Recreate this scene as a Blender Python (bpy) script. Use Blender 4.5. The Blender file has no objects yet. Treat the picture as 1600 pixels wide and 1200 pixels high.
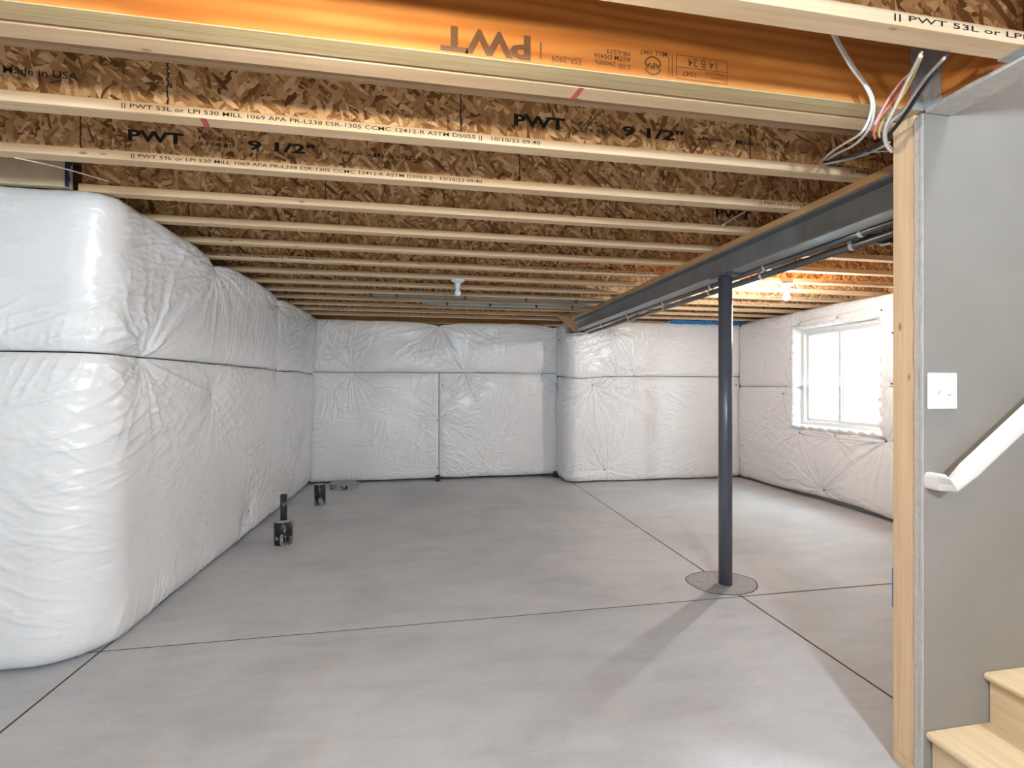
import bpy, bmesh, math, random
import numpy as np
from mathutils import Vector, Matrix

# ------------------------------------------------------------------ camera, world, lights, exposure
S = bpy.context.scene
C = S.collection
F_PX, HOR, EYE = 742.0, 603.0, 1.397
YAW = math.atan(131.0 / F_PX)
SN, CS = math.sin(YAW), math.cos(YAW)
cam_d = bpy.data.cameras.new('camera')
cam_d.sensor_width = 36.0
cam_d.lens = F_PX / 1600.0 * 36.0
cam_d.shift_y = (HOR - 600.0) / 1600.0
cam_d.clip_start = 0.02
cam = bpy.data.objects.new('camera', cam_d)
cam.location = (0, 0, EYE)
cam.rotation_euler = (math.pi / 2, 0, -YAW)
C.objects.link(cam)
S.camera = cam

world = bpy.data.worlds.new('world')
S.world = world
world.use_nodes = True
bg = world.node_tree.nodes['Background']
bg.inputs[0].default_value = (0.78, 0.89, 1.0, 1)
bg.inputs[1].default_value = 5.0

S.view_settings.view_transform = 'Standard'
S.view_settings.look = 'None'
S.view_settings.gamma = 1.0
S.view_settings.use_curve_mapping = False
S.view_settings.exposure = 3.15

BULB_NEAR = 150.0      # emission strength of the lamp above the camera
BULB_FAR = 225.0       # lit lamp beyond the beam
FILL_BACK = 170.0      # fill bulbs added behind the camera to raise the brightness
FILL_SIDE = 112.0      # fill globe added behind the camera, toward the stairs
FILL_STAIR = 45.0     # daylight-coloured fill added above the stairs for brightness

ZJ = 2.367             # underside of the joists
ZT = ZJ + 0.241        # top of the joists
SP = 0.4064
def JY(k): return 1.482 + SP * k

# ------------------------------------------------------------------ helpers
def ray(px, py):
    r = (px - 800.0) / F_PX
    return Vector((SN + r * CS, CS - r * SN, (HOR - py) / F_PX))
def at_z(px, py, Z):
    d = ray(px, py); k = (Z - EYE) / d.z
    return Vector((d.x * k, d.y * k, Z))
def at_y(px, py, Y):
    d = ray(px, py); k = Y / d.y
    return Vector((d.x * k, Y, EYE + d.z * k))
def at_x(px, py, X):
    d = ray(px, py); k = X / d.x
    return Vector((X, d.y * k, EYE + d.z * k))
def X_at(px, Y): return at_y(px, 600, Y).x

def mesh_obj(name, me, mat, parent=None, smooth=False):
    if mat is not None:
        me.materials.clear(); me.materials.append(mat)
    o = bpy.data.objects.new(name, me)
    C.objects.link(o)
    n = len(me.vertices)
    co = np.empty(n * 3, dtype=np.float32); me.vertices.foreach_get('co', co); co = co.reshape(-1, 3)
    if parent is None:
        org = np.array([(co[:, 0].min() + co[:, 0].max()) / 2, (co[:, 1].min() + co[:, 1].max()) / 2, co[:, 2].min()])
        o.location = org
    else:
        root = parent; org = np.zeros(3)
        while root is not None:
            org = org + np.array(root.location); root = root.parent
        o.parent = parent
    co -= org.astype(np.float32)
    me.vertices.foreach_set('co', co.ravel())
    if smooth:
        me.polygons.foreach_set('use_smooth', [True] * len(me.polygons))
    me.update()
    return o
def obj(name, bm, mat, parent=None, smooth=False):
    me = bpy.data.meshes.new(name)
    bm.normal_update(); bm.to_mesh(me); bm.free()
    return mesh_obj(name, me, mat, parent, smooth)
def empty(name, loc):
    o = bpy.data.objects.new(name, None); o.empty_display_size = 0.05
    o.location = loc; C.objects.link(o); return o
def tag(o, label, cat, group=None):
    o['label'] = label; o['category'] = cat
    if group: o['group'] = group
    return o
def struct(o, label=None, cat=None):
    o['kind'] = 'structure'
    if label: o['label'] = label
    if cat: o['category'] = cat
    return o

def box(bm, x0, x1, y0, y1, z0, z1, bev=0.0, seg=2):
    vs = [bm.verts.new((x, y, z)) for x in (x0, x1) for y in (y0, y1) for z in (z0, z1)]
    q = [(0, 1, 3, 2), (4, 6, 7, 5), (0, 4, 5, 1), (2, 3, 7, 6), (0, 2, 6, 4), (1, 5, 7, 3)]
    fs = [bm.faces.new([vs[i] for i in f]) for f in q]
    if bev > 0:
        es = list({e for f in fs for e in f.edges})
        bmesh.ops.bevel(bm, geom=es, offset=bev, segments=seg, affect='EDGES', profile=0.5)
    return vs
def B(*a, **k):
    bm = bmesh.new(); box(bm, *a, **k); return bm
def prism(bm, pts, axis, a, b):
    """extrude a polygon: pts in the two other axes, from a to b along axis"""
    def P(p, t):
        return {'x': (t, p[0], p[1]), 'y': (p[0], t, p[1]), 'z': (p[0], p[1], t)}[axis]
    v0 = [bm.verts.new(P(p, a)) for p in pts]; v1 = [bm.verts.new(P(p, b)) for p in pts]
    n = len(pts)
    bm.faces.new(v0); bm.faces.new(v1[::-1])
    for i in range(n):
        bm.faces.new([v0[i], v1[i], v1[(i + 1) % n], v0[(i + 1) % n]])
    bmesh.ops.recalc_face_normals(bm, faces=bm.faces[:])
def lathe(bm, prof, cx, cy, cz=0.0, n=28, axis='z'):
    rings = []
    for r, h in prof:
        if r < 1e-6:
            rings.append([bm.verts.new((cx, cy, cz + h))])
        else:
            rings.append([bm.verts.new((cx + r * math.cos(2 * math.pi * i / n), cy + r * math.sin(2 * math.pi * i / n), cz + h)) for i in range(n)])
    for a, b in zip(rings, rings[1:]):
        for i in range(n):
            j = (i + 1) % n
            if len(a) == 1 and len(b) == 1: continue
            if len(a) == 1: bm.faces.new([a[0], b[j], b[i]])
            elif len(b) == 1: bm.faces.new([a[i], a[j], b[0]])
            else: bm.faces.new([a[i], a[j], b[j], b[i]])
    for ring, flip in ((rings[0], True), (rings[-1], False)):
        if len(ring) > 1: bm.faces.new(ring[::-1] if flip else ring)
    bmesh.ops.recalc_face_normals(bm, faces=bm.faces[:])
def catmull(pts, n=8):
    P = [Vector(p) for p in pts]; P = [2 * P[0] - P[1]] + P + [2 * P[-1] - P[-2]]
    out = []
    for i in range(1, len(P) - 2):
        for k in range(n):
            t = k / n
            a, b, c, d = P[i - 1:i + 3]
            out.append(0.5 * ((2 * b) + (c - a) * t + (2 * a - 5 * b + 4 * c - d) * t * t + (3 * b - a - 3 * c + d) * t ** 3))
    out.append(P[-2]); return out
def tube(bm, pts, r, n=8, flat=1.0):
    pts = [Vector(p) for p in pts]; rings = []
    up = None
    for i, p in enumerate(pts):
        d = (pts[min(i + 1, len(pts) - 1)] - pts[max(i - 1, 0)]).normalized()
        if up is None:
            up = Vector((0, 0, 1)) if abs(d.z) < 0.9 else Vector((1, 0, 0))
        s = d.cross(up).normalized(); up = s.cross(d).normalized()
        rings.append([bm.verts.new(p + s * (r * math.cos(2 * math.pi * k / n)) + up * (r * flat * math.sin(2 * math.pi * k / n))) for k in range(n)])
    for a, b in zip(rings, rings[1:]):
        for k in range(n):
            bm.faces.new([a[k], a[(k + 1) % n], b[(k + 1) % n], b[k]])
    bm.faces.new(rings[0][::-1]); bm.faces.new(rings[-1])
    bmesh.ops.recalc_face_normals(bm, faces=bm.faces[:])
def T(pts, r, n=8, flat=1.0):
    bm = bmesh.new(); tube(bm, pts, r, n, flat); return bm

# ------------------------------------------------------------------ numpy noise
def vnoise(x, y, seed):
    rs = np.random.RandomState(seed); tab = rs.rand(64, 64)
    xi = np.floor(x).astype(int); yi = np.floor(y).astype(int)
    fx = x - xi; fy = y - yi
    fx = fx * fx * (3 - 2 * fx); fy = fy * fy * (3 - 2 * fy)
    g = lambda i, j: tab[(xi + i) % 64, (yi + j) % 64]
    return (g(0, 0) * (1 - fx) + g(1, 0) * fx) * (1 - fy) + (g(0, 1) * (1 - fx) + g(1, 1) * fx) * fy
def fbm(x, y, seed, o=3):
    s = 0; a = 0.5; t = 0
    for k in range(o):
        s = s + a * vnoise(x * 2 ** k + 7.3 * k, y * 2 ** k + 3.1 * k, seed + k); t += a; a *= 0.5
    return s / t

# ------------------------------------------------------------------ materials
class NT:
    def __init__(self, name):
        self.m = bpy.data.materials.new(name); self.m.use_nodes = True
        self.t = self.m.node_tree; self.n = self.t.nodes; self.l = self.t.links
        self.b = self.n['Principled BSDF']
    def new(self, t, **k):
        n = self.n.new(t)
        for a, v in k.items():
            setattr(n, a, v)
        return n
    def link(self, a, b): self.l.new(a, b)
    def pos(self, scale=(1, 1, 1), rot=(0, 0, 0)):
        g = self.new('ShaderNodeNewGeometry'); m = self.new('ShaderNodeMapping')
        m.inputs['Scale'].default_value = scale; m.inputs['Rotation'].default_value = rot
        self.link(g.outputs['Position'], m.inputs['Vector']); return m.outputs['Vector']
    def noise(self, vec, scale, detail=4, rough=0.55, dist=0.0):
        n = self.new('ShaderNodeTexNoise'); n.inputs['Scale'].default_value = scale
        n.inputs['Detail'].default_value = detail; n.inputs['Roughness'].default_value = rough
        n.inputs['Distortion'].default_value = dist
        self.link(vec, n.inputs['Vector']); return n.outputs['Fac']
    def ramp(self, fac, stops, interp='LINEAR'):
        r = self.new('ShaderNodeValToRGB'); r.color_ramp.interpolation = interp
        e = r.color_ramp.elements
        while len(e) < len(stops): e.new(0.5)
        for i, (p, c) in enumerate(stops):
            e[i].position = p; e[i].color = (*c, 1) if len(c) == 3 else c
        self.link(fac, r.inputs['Fac']); return r.outputs['Color']
    def mix(self, fac, a, b, mode='MIX'):
        n = self.new('ShaderNodeMix', data_type='RGBA', blend_type=mode)
        for sock, v in ((n.inputs[0], fac), (n.inputs[6], a), (n.inputs[7], b)):
            if isinstance(v, (int, float)): sock.default_value = v
            elif isinstance(v, tuple): sock.default_value = (*v, 1) if len(v) == 3 else v
            else: self.link(v, sock)
        return n.outputs[2]
    def bump(self, h, strength, dist=0.01):
        n = self.new('ShaderNodeBump'); n.inputs['Strength'].default_value = strength
        n.inputs['Distance'].default_value = dist
        self.link(h, n.inputs['Height']); self.link(n.outputs['Normal'], self.b.inputs['Normal'])
    def set(self, col=None, rough=None, metal=None, spec=None):
        if col is not None:
            if isinstance(col, tuple): self.b.inputs['Base Color'].default_value = (*col, 1)
            else: self.link(col, self.b.inputs['Base Color'])
        if rough is not None:
            if isinstance(rough, (int, float)): self.b.inputs['Roughness'].default_value = rough
            else: self.link(rough, self.b.inputs['Roughness'])
        if metal is not None: self.b.inputs['Metallic'].default_value = metal
        if spec is not None: self.b.inputs['Specular IOR Level'].default_value = spec
        return self

def m_plain(name, col, rough=0.5, metal=0.0, var=0.08, scale=25, spec=0.5, bump=0.0):
    m = NT(name); v = m.pos()
    n = m.noise(v, scale)
    c = m.ramp(n, [(0.3, tuple(x * (1 - var) for x in col)), (0.7, tuple(min(1, x * (1 + var)) for x in col))])
    m.set(c, rough, metal, spec)
    if bump: m.bump(n, bump, 0.004)
    return m.m
def m_emit(name, col, s):
    m = NT(name); m.set((1, 1, 1), 0.4)
    m.b.inputs['Emission Color'].default_value = (*col, 1); m.b.inputs['Emission Strength'].default_value = s
    return m.m
def m_wood(name, axis, light, dark, knots=True, rough=0.78, ring=1.0):
    m = NT(name)
    sc = [34.0, 34.0, 34.0]; sc['xyz'.index(axis)] = 1.3
    v = m.pos(tuple(sc))
    n = m.noise(v, 1.0 * ring, 5, 0.6, 0.6)
    c = m.ramp(n, [(0.30, dark), (0.48, tuple((a + b) / 2 for a, b in zip(light, dark))), (0.62, light), (0.8, tuple(min(1, x * 1.06) for x in light))])
    sc2 = [90.0, 90.0, 90.0]; sc2['xyz'.index(axis)] = 3.0
    f = m.noise(m.pos(tuple(sc2)), 1.0, 3)
    c = m.mix(0.25, c, m.ramp(f, [(0.35, dark), (0.65, light)]))
    big = m.noise(m.pos(), 1.7, 2)
    c = m.mix(m.ramp(big, [(0.35, (0, 0, 0)), (0.7, (0.35,) * 3)]), c, tuple(x * 0.82 for x in light))
    if knots:
        vo = m.new('ShaderNodeTexVoronoi'); vo.inputs['Scale'].default_value = 1.0
        s3 = [13.0, 13.0, 13.0]; s3['xyz'.index(axis)] = 5.0
        m.link(m.pos(tuple(s3)), vo.inputs['Vector'])
        k = m.ramp(vo.outputs['Distance'], [(0.0, (0.95,) * 3), (0.06, (0.75,) * 3), (0.105, (0, 0, 0))])
        c = m.mix(k, c, (dark[0] * 0.55, dark[1] * 0.40, dark[2] * 0.3))
    m.set(c, rough, spec=0.3); m.bump(n, 0.15, 0.003)
    return m.m
def m_osb(name, plane='xz', tone=1.0):
    m = NT(name)
    rots = [0.25, -0.5, 1.0, 1.75, 2.45]
    cols = []
    for i, a in enumerate(rots):
        g = m.new('ShaderNodeNewGeometry')
        vr = m.new('ShaderNodeVectorRotate', rotation_type='AXIS_ANGLE')
        vr.inputs['Axis'].default_value = (0, 1, 0) if plane == 'xz' else (0, 0, 1)
        vr.inputs['Angle'].default_value = a
        m.link(g.outputs['Position'], vr.inputs['Vector'])
        mp = m.new('ShaderNodeMapping')
        mp.inputs['Scale'].default_value = (15, 3, 58) if plane == 'xz' else (15, 58, 3)
        mp.inputs['Location'].default_value = (i * 3.7, i * 1.3, i * 2.1)
        m.link(vr.outputs[0], mp.inputs['Vector'])
        ns = m.new('ShaderNodeTexNoise'); ns.inputs['Scale'].default_value = 0.8
        m.link(mp.outputs[0], ns.inputs['Vector'])
        add = m.new('ShaderNodeVectorMath', operation='MULTIPLY_ADD')
        m.link(ns.outputs['Color'], add.inputs[0]); add.inputs[1].default_value = (0.9, 0.9, 0.9); m.link(mp.outputs[0], add.inputs[2])
        vo = m.new('ShaderNodeTexVoronoi'); vo.inputs['Scale'].default_value = 1.0
        m.link(add.outputs[0], vo.inputs['Vector'])
        sep = m.new('ShaderNodeSeparateColor'); m.link(vo.outputs['Color'], sep.inputs[0])
        t = tone
        c = m.ramp(sep.outputs[0], [(0.0, (0.14 * t, 0.064 * t, 0.026 * t)), (0.22, (0.33 * t, 0.165 * t, 0.066 * t)), (0.55, (0.50 * t, 0.29 * t, 0.130 * t)), (0.8, (0.62 * t, 0.39 * t, 0.19 * t)), (1.0, (0.80 * t, 0.57 * t, 0.32 * t))])
        cols.append((c, sep.outputs[1]))
    c = cols[0][0]
    for i in range(1, 5):
        th = 1 - 1.0 / (i + 1)
        st = m.ramp(cols[i][1], [(th - 0.01, (0, 0, 0)), (th + 0.01, (1, 1, 1))])
        c = m.mix(st, c, cols[i][0])
    fine = m.noise(m.pos((60, 60, 60)), 1.0, 4)
    c = m.mix(0.35, c, m.ramp(fine, [(0.3, (0.45, 0.45, 0.45)), (0.7, (1, 1, 1))]), 'MULTIPLY')
    m.set(c, 0.7, spec=0.25)
    m.bump(cols[1][1], 0.25, 0.002)
    return m.m
def m_lvl(name):
    m = NT(name)
    v = m.pos((0.9, 6, 7.0))
    n = m.noise(v, 1.3, 3, 0.5, 1.8)
    w = m.new('ShaderNodeTexWave', wave_type='BANDS', bands_direction='Z'); w.inputs['Scale'].default_value = 0.9
    w.inputs['Distortion'].default_value = 9; w.inputs['Detail'].default_value = 2; w.inputs['Detail Scale'].default_value = 0.7
    m.link(v, w.inputs['Vector'])
    c = m.ramp(w.outputs['Fac'], [(0.0, (0.54, 0.19, 0.042)), (0.5, (0.66, 0.26, 0.062)), (1.0, (0.70, 0.30, 0.08))])
    c = m.mix(m.ramp(n, [(0.35, (0, 0, 0)), (0.75, (0.6,) * 3)]), c, (0.40, 0.13, 0.026))
    f = m.noise(m.pos((4, 60, 120)), 1.0, 3)
    c = m.mix(0.2, c, m.ramp(f, [(0.3, (0.6,) * 3), (0.7, (1,) * 3)]), 'MULTIPLY')
    m.set(c, 0.42, spec=0.4); return m.m
def m_concrete():
    m = NT('slab_concrete')
    v = m.pos()
    n1 = m.noise(v, 0.9, 5, 0.6, 0.5); n2 = m.noise(m.pos((2.0, 7.0, 1), (0, 0, 0.5)), 1.0, 6, 0.65, 0.7); n3 = m.noise(v, 60, 3)
    c = m.ramp(n1, [(0.32, (0.52, 0.535, 0.555)), (0.55, (0.62, 0.63, 0.645)), (0.75, (0.68, 0.687, 0.70))])
    c = m.mix(0.5, c, m.ramp(n2, [(0.3, (0.72, 0.73, 0.74)), (0.55, (1, 1, 1)), (0.75, (1.0, 1.0, 1.0))]), 'MULTIPLY')
    c = m.mix(0.25, c, m.ramp(n3, [(0.3, (0.75,) * 3), (0.7, (1,) * 3)]), 'MULTIPLY')
    # rusty/tan water stains
    st = m.noise(v, 1.6, 3, 0.5, 0.8)
    c = m.mix(m.ramp(st, [(0.60, (0, 0, 0)), (0.78, (0.35,) * 3)]), c, (0.52, 0.44, 0.38))
    # trowel scratches
    sc = m.noise(m.pos((3, 45, 1), (0, 0, 0.9)), 1.0, 2, 0.5, 1.5)
    c = m.mix(m.ramp(sc, [(0.73, (0, 0, 0)), (0.80, (0.30,) * 3)]), c, (0.66, 0.68, 0.69))
    r = m.ramp(n2, [(0.3, (0.42,) * 3), (0.7, (0.60,) * 3)])
    m.set(c, r, spec=0.45); m.bump(n3, 0.10, 0.003); return m.m
def m_plastic():
    m = NT('vinyl_facing')
    v = m.pos((3, 3, 3))
    n = m.noise(m.pos((9, 9, 26)), 1.0, 5, 0.6, 1.2)
    n2 = m.noise(m.pos(), 1.5, 2)
    c = m.ramp(n2, [(0.3, (0.85, 0.855, 0.86)), (0.7, (0.89, 0.893, 0.895))])
    m.set(c, 0.20, spec=0.65)
    m.b.inputs['Subsurface Weight'].default_value = 0.0
    m.bump(n, 0.30, 0.012); return m.m
def m_drywall():
    m = NT('painted_drywall')
    n = m.noise(m.pos(), 95, 3, 0.55); n2 = m.noise(m.pos(), 2.2, 3)
    sm = m.noise(m.pos((2, 2, 7), (0, 0.7, 0)), 1.6, 4, 0.6, 1.2)
    c = m.ramp(n2, [(0.3, (0.255, 0.228, 0.200)), (0.7, (0.28, 0.252, 0.224))])
    c = m.mix(m.ramp(sm, [(0.66, (0, 0, 0)), (0.75, (0.22,) * 3)]), c, (0.20, 0.185, 0.17))
    m.set(c, 0.62, spec=0.35); m.bump(n, 0.35, 0.004); return m.m
def m_pipe():
    m = NT('black_pipe_plastic')
    n = m.noise(m.pos((20, 20, 9)), 1.0, 4, 0.6, 1.0)
    g = m.new('ShaderNodeNewGeometry'); sp = m.new('ShaderNodeSeparateXYZ'); m.link(g.outputs['Position'], sp.inputs[0])
    mr = m.new('ShaderNodeMapRange'); m.link(sp.outputs['Z'], mr.inputs[0])
    mr.inputs[1].default_value = 0.0; mr.inputs[2].default_value = 0.14; mr.inputs[3].default_value = 0.20; mr.inputs[4].default_value = 0.0
    ad = m.new('ShaderNodeMath', operation='ADD'); m.link(n, ad.inputs[0]); m.link(mr.outputs[0], ad.inputs[1])
    c = m.ramp(ad.outputs[0], [(0.62, (0.012, 0.012, 0.013)), (0.66, (0.36, 0.36, 0.36))])
    m.set(c, 0.38); return m.m
def m_steel(name, col, blot):
    m = NT(name)
    n = m.noise(m.pos((8, 8, 3)), 1.0, 4, 0.6, 0.5); n2 = m.noise(m.pos(), 60, 2)
    c = m.ramp(n, [(0.3, col), (0.7, tuple(x * 1.35 for x in col))])
    c = m.mix(m.ramp(n, [(0.68, (0, 0, 0)), (0.76, (0.6,) * 3)]), c, blot)
    m.set(c, 0.30, 0.0, 0.6); m.bump(n2, 0.06, 0.002); return m.m
def m_glass():
    m = NT('window_glass'); m.n.remove(m.b)
    out = m.n['Material Output']
    tr = m.new('ShaderNodeBsdfTransparent'); gl = m.new('ShaderNodeBsdfGlossy'); gl.inputs['Roughness'].default_value = 0.02
    tr.inputs[0].default_value = (0.93, 0.96, 0.95, 1)
    mx = m.new('ShaderNodeMixShader'); mx.inputs[0].default_value = 0.07
    m.link(tr.outputs[0], mx.inputs[1]); m.link(gl.outputs[0], mx.inputs[2]); m.link(mx.outputs[0], out.inputs[0])
    return m.m

M = dict(
    osb=m_osb('osb_web', tone=1.3), osb_floor=m_osb('osb_subfloor', 'xy'),
    flange=m_wood('flange_lumber', 'x', (0.80, 0.60, 0.39), (0.62, 0.42, 0.23)),
    plate=m_wood('plate_lumber', 'y', (0.58, 0.36, 0.17), (0.42, 0.23, 0.09)),
    stud=m_wood('stud_lumber', 'z', (0.80, 0.575, 0.37), (0.64, 0.41, 0.225)),
    tread=m_wood('tread_board', 'y', (0.72, 0.56, 0.36), (0.60, 0.43, 0.25), knots=False),
    lvl=m_lvl('veneer_lumber_face'),
    lvl_edge=m_wood('veneer_lumber_edge', 'x', (0.66, 0.52, 0.30), (0.46, 0.33, 0.16), knots=False),
    ink=m_plain('black_ink', (0.012, 0.012, 0.014), 0.6), ink_brown=m_plain('brown_ink', (0.15, 0.072, 0.030), 0.6),
    red=m_plain('red_crayon', (0.55, 0.12, 0.12), 0.7), joint=m_plain('glue_joint', (0.03, 0.014, 0.008), 0.8),
    slab=m_concrete(), groove=m_plain('groove_dirt', (0.085, 0.058, 0.036), 0.9, var=0.3, scale=9),
    grout=m_plain('rough_grout', (0.42, 0.415, 0.40), 0.9, var=0.28, scale=70, bump=0.9),
    vinyl=m_plastic(), pin=m_plain('pin_head', (0.10, 0.10, 0.10), 0.5, 0.3),
    found=m_plain('foundation_concrete', (0.06, 0.06, 0.062), 0.9, var=0.2),
    beam=m_steel('painted_beam_steel', (0.14, 0.143, 0.148), (0.12, 0.12, 0.125)),
    column=m_steel('primer_column_steel', (0.080, 0.086, 0.108), (0.055, 0.038, 0.032)),
    galv=m_plain('galvanised_steel', (0.40, 0.40, 0.39), 0.45, 0.3, 0.2, 40),
    drywall=m_drywall(), gypsum=m_plain('gypsum_edge', (0.52, 0.485, 0.44), 0.8, var=0.1, scale=50, bump=0.4),
    room=m_plain('plain_wall_paint', (0.62, 0.60, 0.57), 0.8, var=0.03),
    white=m_plain('white_paint', (0.76, 0.72, 0.68), 0.35, var=0.03), switch=m_plain('switch_plastic', (0.74, 0.75, 0.76), 0.3, var=0.02),
    vinylframe=m_plain('window_vinyl', (0.74, 0.74, 0.73), 0.35, var=0.02), glass=m_glass(),
    well=m_plain('window_well_metal', (0.80, 0.81, 0.82), 0.5, 0.0, 0.04), gravel=m_plain('gravel', (0.42, 0.38, 0.35), 0.9, var=0.5, scale=30, bump=1.0),
    pipe=m_pipe(), gas=m_plain('black_gas_pipe', (0.03, 0.032, 0.036), 0.2), steelpipe=m_plain('dark_steel_pipe', (0.10, 0.105, 0.115), 0.22, spec=0.8), strap=m_plain('white_strap', (0.7, 0.7, 0.7), 0.4),
    pex_blue=m_plain('blue_tubing', (0.30, 0.52, 0.72), 0.35), pex_grey=m_plain('grey_tubing', (0.22, 0.25, 0.28), 0.35),
    clip=m_plain('black_clip', (0.02, 0.02, 0.02), 0.5),
    cable_w=m_plain('white_cable', (0.72, 0.70, 0.66), 0.4), cable_r=m_plain('red_cable', (0.62, 0.13, 0.10), 0.4),
    cable_y=m_plain('yellow_cable', (0.62, 0.47, 0.14), 0.4), cable_k=m_plain('black_cable', (0.018, 0.020, 0.032), 0.4),
    cable_g=m_plain('grey_cable', (0.40, 0.37, 0.36), 0.4), cable_p=m_plain('pink_cable', (0.66, 0.36, 0.34), 0.4),
    foam=m_plain('blue_foam', (0.02, 0.20, 0.52), 0.6, var=0.3), navy=m_plain('navy_wrap', (0.012, 0.03, 0.09), 0.5),
    block=m_plain('cream_board', (0.60, 0.50, 0.34), 0.8, var=0.12, scale=5), boxblue=m_plain('blue_box_plastic', (0.10, 0.35, 0.72), 0.4),
    porcelain=m_plain('lampholder_plastic', (0.70, 0.76, 0.80), 0.35), holder=m_plain('grey_lampholder', (0.42, 0.42, 0.41), 0.5),
    bulb_off=m_plain('frosted_bulb', (0.78, 0.84, 0.88), 0.25),
    bulb_near=m_emit('lit_bulb_near', (1.0, 0.89, 0.75), BULB_NEAR), bulb_far=m_emit('lit_bulb_far', (1.0, 0.92, 0.86), BULB_FAR),
    fill_back=m_emit('fill_bulb_back', (0.66, 0.83, 1.0), FILL_BACK), fill_side=m_emit('fill_bulb_side', (0.66, 0.83, 1.0), FILL_SIDE), lens=m_emit('fill_diffuser', (0.90, 0.95, 1.0), FILL_STAIR),  # emitters of the added fill bulbs and added stair light
)

# ------------------------------------------------------------------ the setting: floor slabs, walls, ceiling
XW, YB, XL = 4.785, 7.24, -1.78        # concrete faces: window wall, back wall, left wall
g = 0.006
fl = struct(obj('floor', B(-4.1, XW + 0.3, -3.3, YB + 0.3, -0.12, -0.0035), M['groove']))
XS = [(-4.1, -1.70), (-1.70, 2.05), (2.05, XW + 0.3)]
YS = [(-3.3, 2.84), (2.84, YB + 0.3)]
for i, (a, b) in enumerate(XS):
    for j, (c, d) in enumerate(YS):
        bm = bmesh.new()
        x0 = a + (g if i else 0); x1 = b - (g if i < 2 else 0); y0 = c + (g if j else 0); y1 = d - (g if j < 1 else 0)
        box(bm, x0, x1, y0, y1, -0.0034, 0.0, bev=0.001, seg=1)
        obj('slab', bm, M['slab'], fl)

# left foundation block (outward corner)
struct(obj('wall_left', B(-4.1, XL, 2.80, YB + 0.3, 0.0, ZJ), M['found']))
bm = bmesh.new()
box(bm, XL, 2.12, YB, YB + 0.3, 0, ZJ - 0.03); box(bm, 2.12, XW, 6.66, YB + 0.3, 0, ZJ - 0.03)
struct(obj('wall_back', bm, M['found']))
# window wall with a hole
WY0, WY1, WZ0, WZ1 = 4.235, 5.425, 0.905, 2.12
bm = bmesh.new()
box(bm, XW, XW + 0.2, -3.3, WY0, 0, ZJ); box(bm, XW, XW + 0.2, WY1, YB + 0.3, 0, ZJ)
box(bm, XW, XW + 0.2, WY0, WY1, 0, WZ0); box(bm, XW, XW + 0.2, WY0, WY1, WZ1, ZJ)
struct(obj('wall_right', bm, M['grout']))
struct(obj('wall_front', B(-4.1, XW + 0.2, -3.5, -3.3, 0, ZT), M['room']))
struct(obj('wall_near_left', B(-4.3, -4.1, -3.5, YB + 0.3, 0, ZT), M['room']))
bm = bmesh.new()                                             # rim boards closing the joist space
box(bm, -4.1, XW + 0.2, YB + 0.22, YB + 0.3, ZJ, ZT); box(bm, XW + 0.12, XW + 0.2, -3.3, YB + 0.22, ZJ, ZT)
struct(obj('trim_1', bm, M['plate']))
# subfloor with the stair opening left out
SX0, SX1, SY0, SY1 = 1.815, 4.60, 0.44, 1.389
bm = bmesh.new()
box(bm, -4.3, XW + 0.2, SY1, YB + 0.3, ZT, ZT + 0.02); box(bm, -4.3, XW + 0.2, -3.5, SY0, ZT, ZT + 0.02)
box(bm, -4.3, SX0, SY0, SY1, ZT, ZT + 0.02); box(bm, SX1, XW + 0.2, SY0, SY1, ZT, ZT + 0.02)
struct(obj('ceiling', bm, M['osb_floor']))

# ------------------------------------------------------------------ lettering
_txt = {}
def text_mesh(body, bold=0.0):
    key = (body, bold)
    if key in _txt: return _txt[key]
    cu = bpy.data.curves.new('lettering', 'FONT'); cu.body = body; cu.resolution_u = 2; cu.offset = bold
    o = bpy.data.objects.new('lettering', cu); C.objects.link(o)
    dg = bpy.context.evaluated_depsgraph_get(); dg.update()
    me = bpy.data.meshes.new_from_object(o.evaluated_get(dg))
    bpy.data.objects.remove(o); bpy.data.curves.remove(cu)
    n = len(me.vertices); co = np.empty(n * 3, dtype=np.float32); me.vertices.foreach_get('co', co); co = co.reshape(-1, 3)
    lo, hi = co.min(0), co.max(0)
    tris = [tuple(p.vertices) for p in me.polygons]
    bpy.data.meshes.remove(me)
    _txt[key] = ((co - lo) / np.maximum(hi - lo, 1e-6), tris)
    return _txt[key]
def letter(parent, body, x0, x1, y, z0, z1, mat, bold=0.0, flip=False, name='printed_text'):
    """print on a face that looks along -y; flip = upside down"""
    co, tris = text_mesh(body, bold)
    u, v = co[:, 0], co[:, 1]
    if flip: u, v = 1 - u, 1 - v
    P = np.stack([x0 + u * (x1 - x0), np.full_like(u, y - 0.0008), z0 + v * (z1 - z0)], 1)
    iv = sorted((min(P[list(t_), 0]), max(P[list(t_), 0]), i) for i, t_ in enumerate(tris))
    groups, cur, end = [], [], None
    for a, b, i in iv:
        if end is not None and a - end > 0.55 * (z1 - z0):
            groups.append(cur); cur = []; end = None
        cur.append(i); end = b if end is None else max(end, b)
    groups.append(cur)
    for gr in groups:
        ids = sorted({v_ for i in gr for v_ in tris[i]}); mp_ = {v_: q for q, v_ in enumerate(ids)}
        me = bpy.data.meshes.new(name); me.from_pydata(P[ids].tolist(), [], [tuple(mp_[v_] for v_ in tris[i]) for i in gr]); me.update()
        mesh_obj(name, me, mat, parent)

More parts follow.
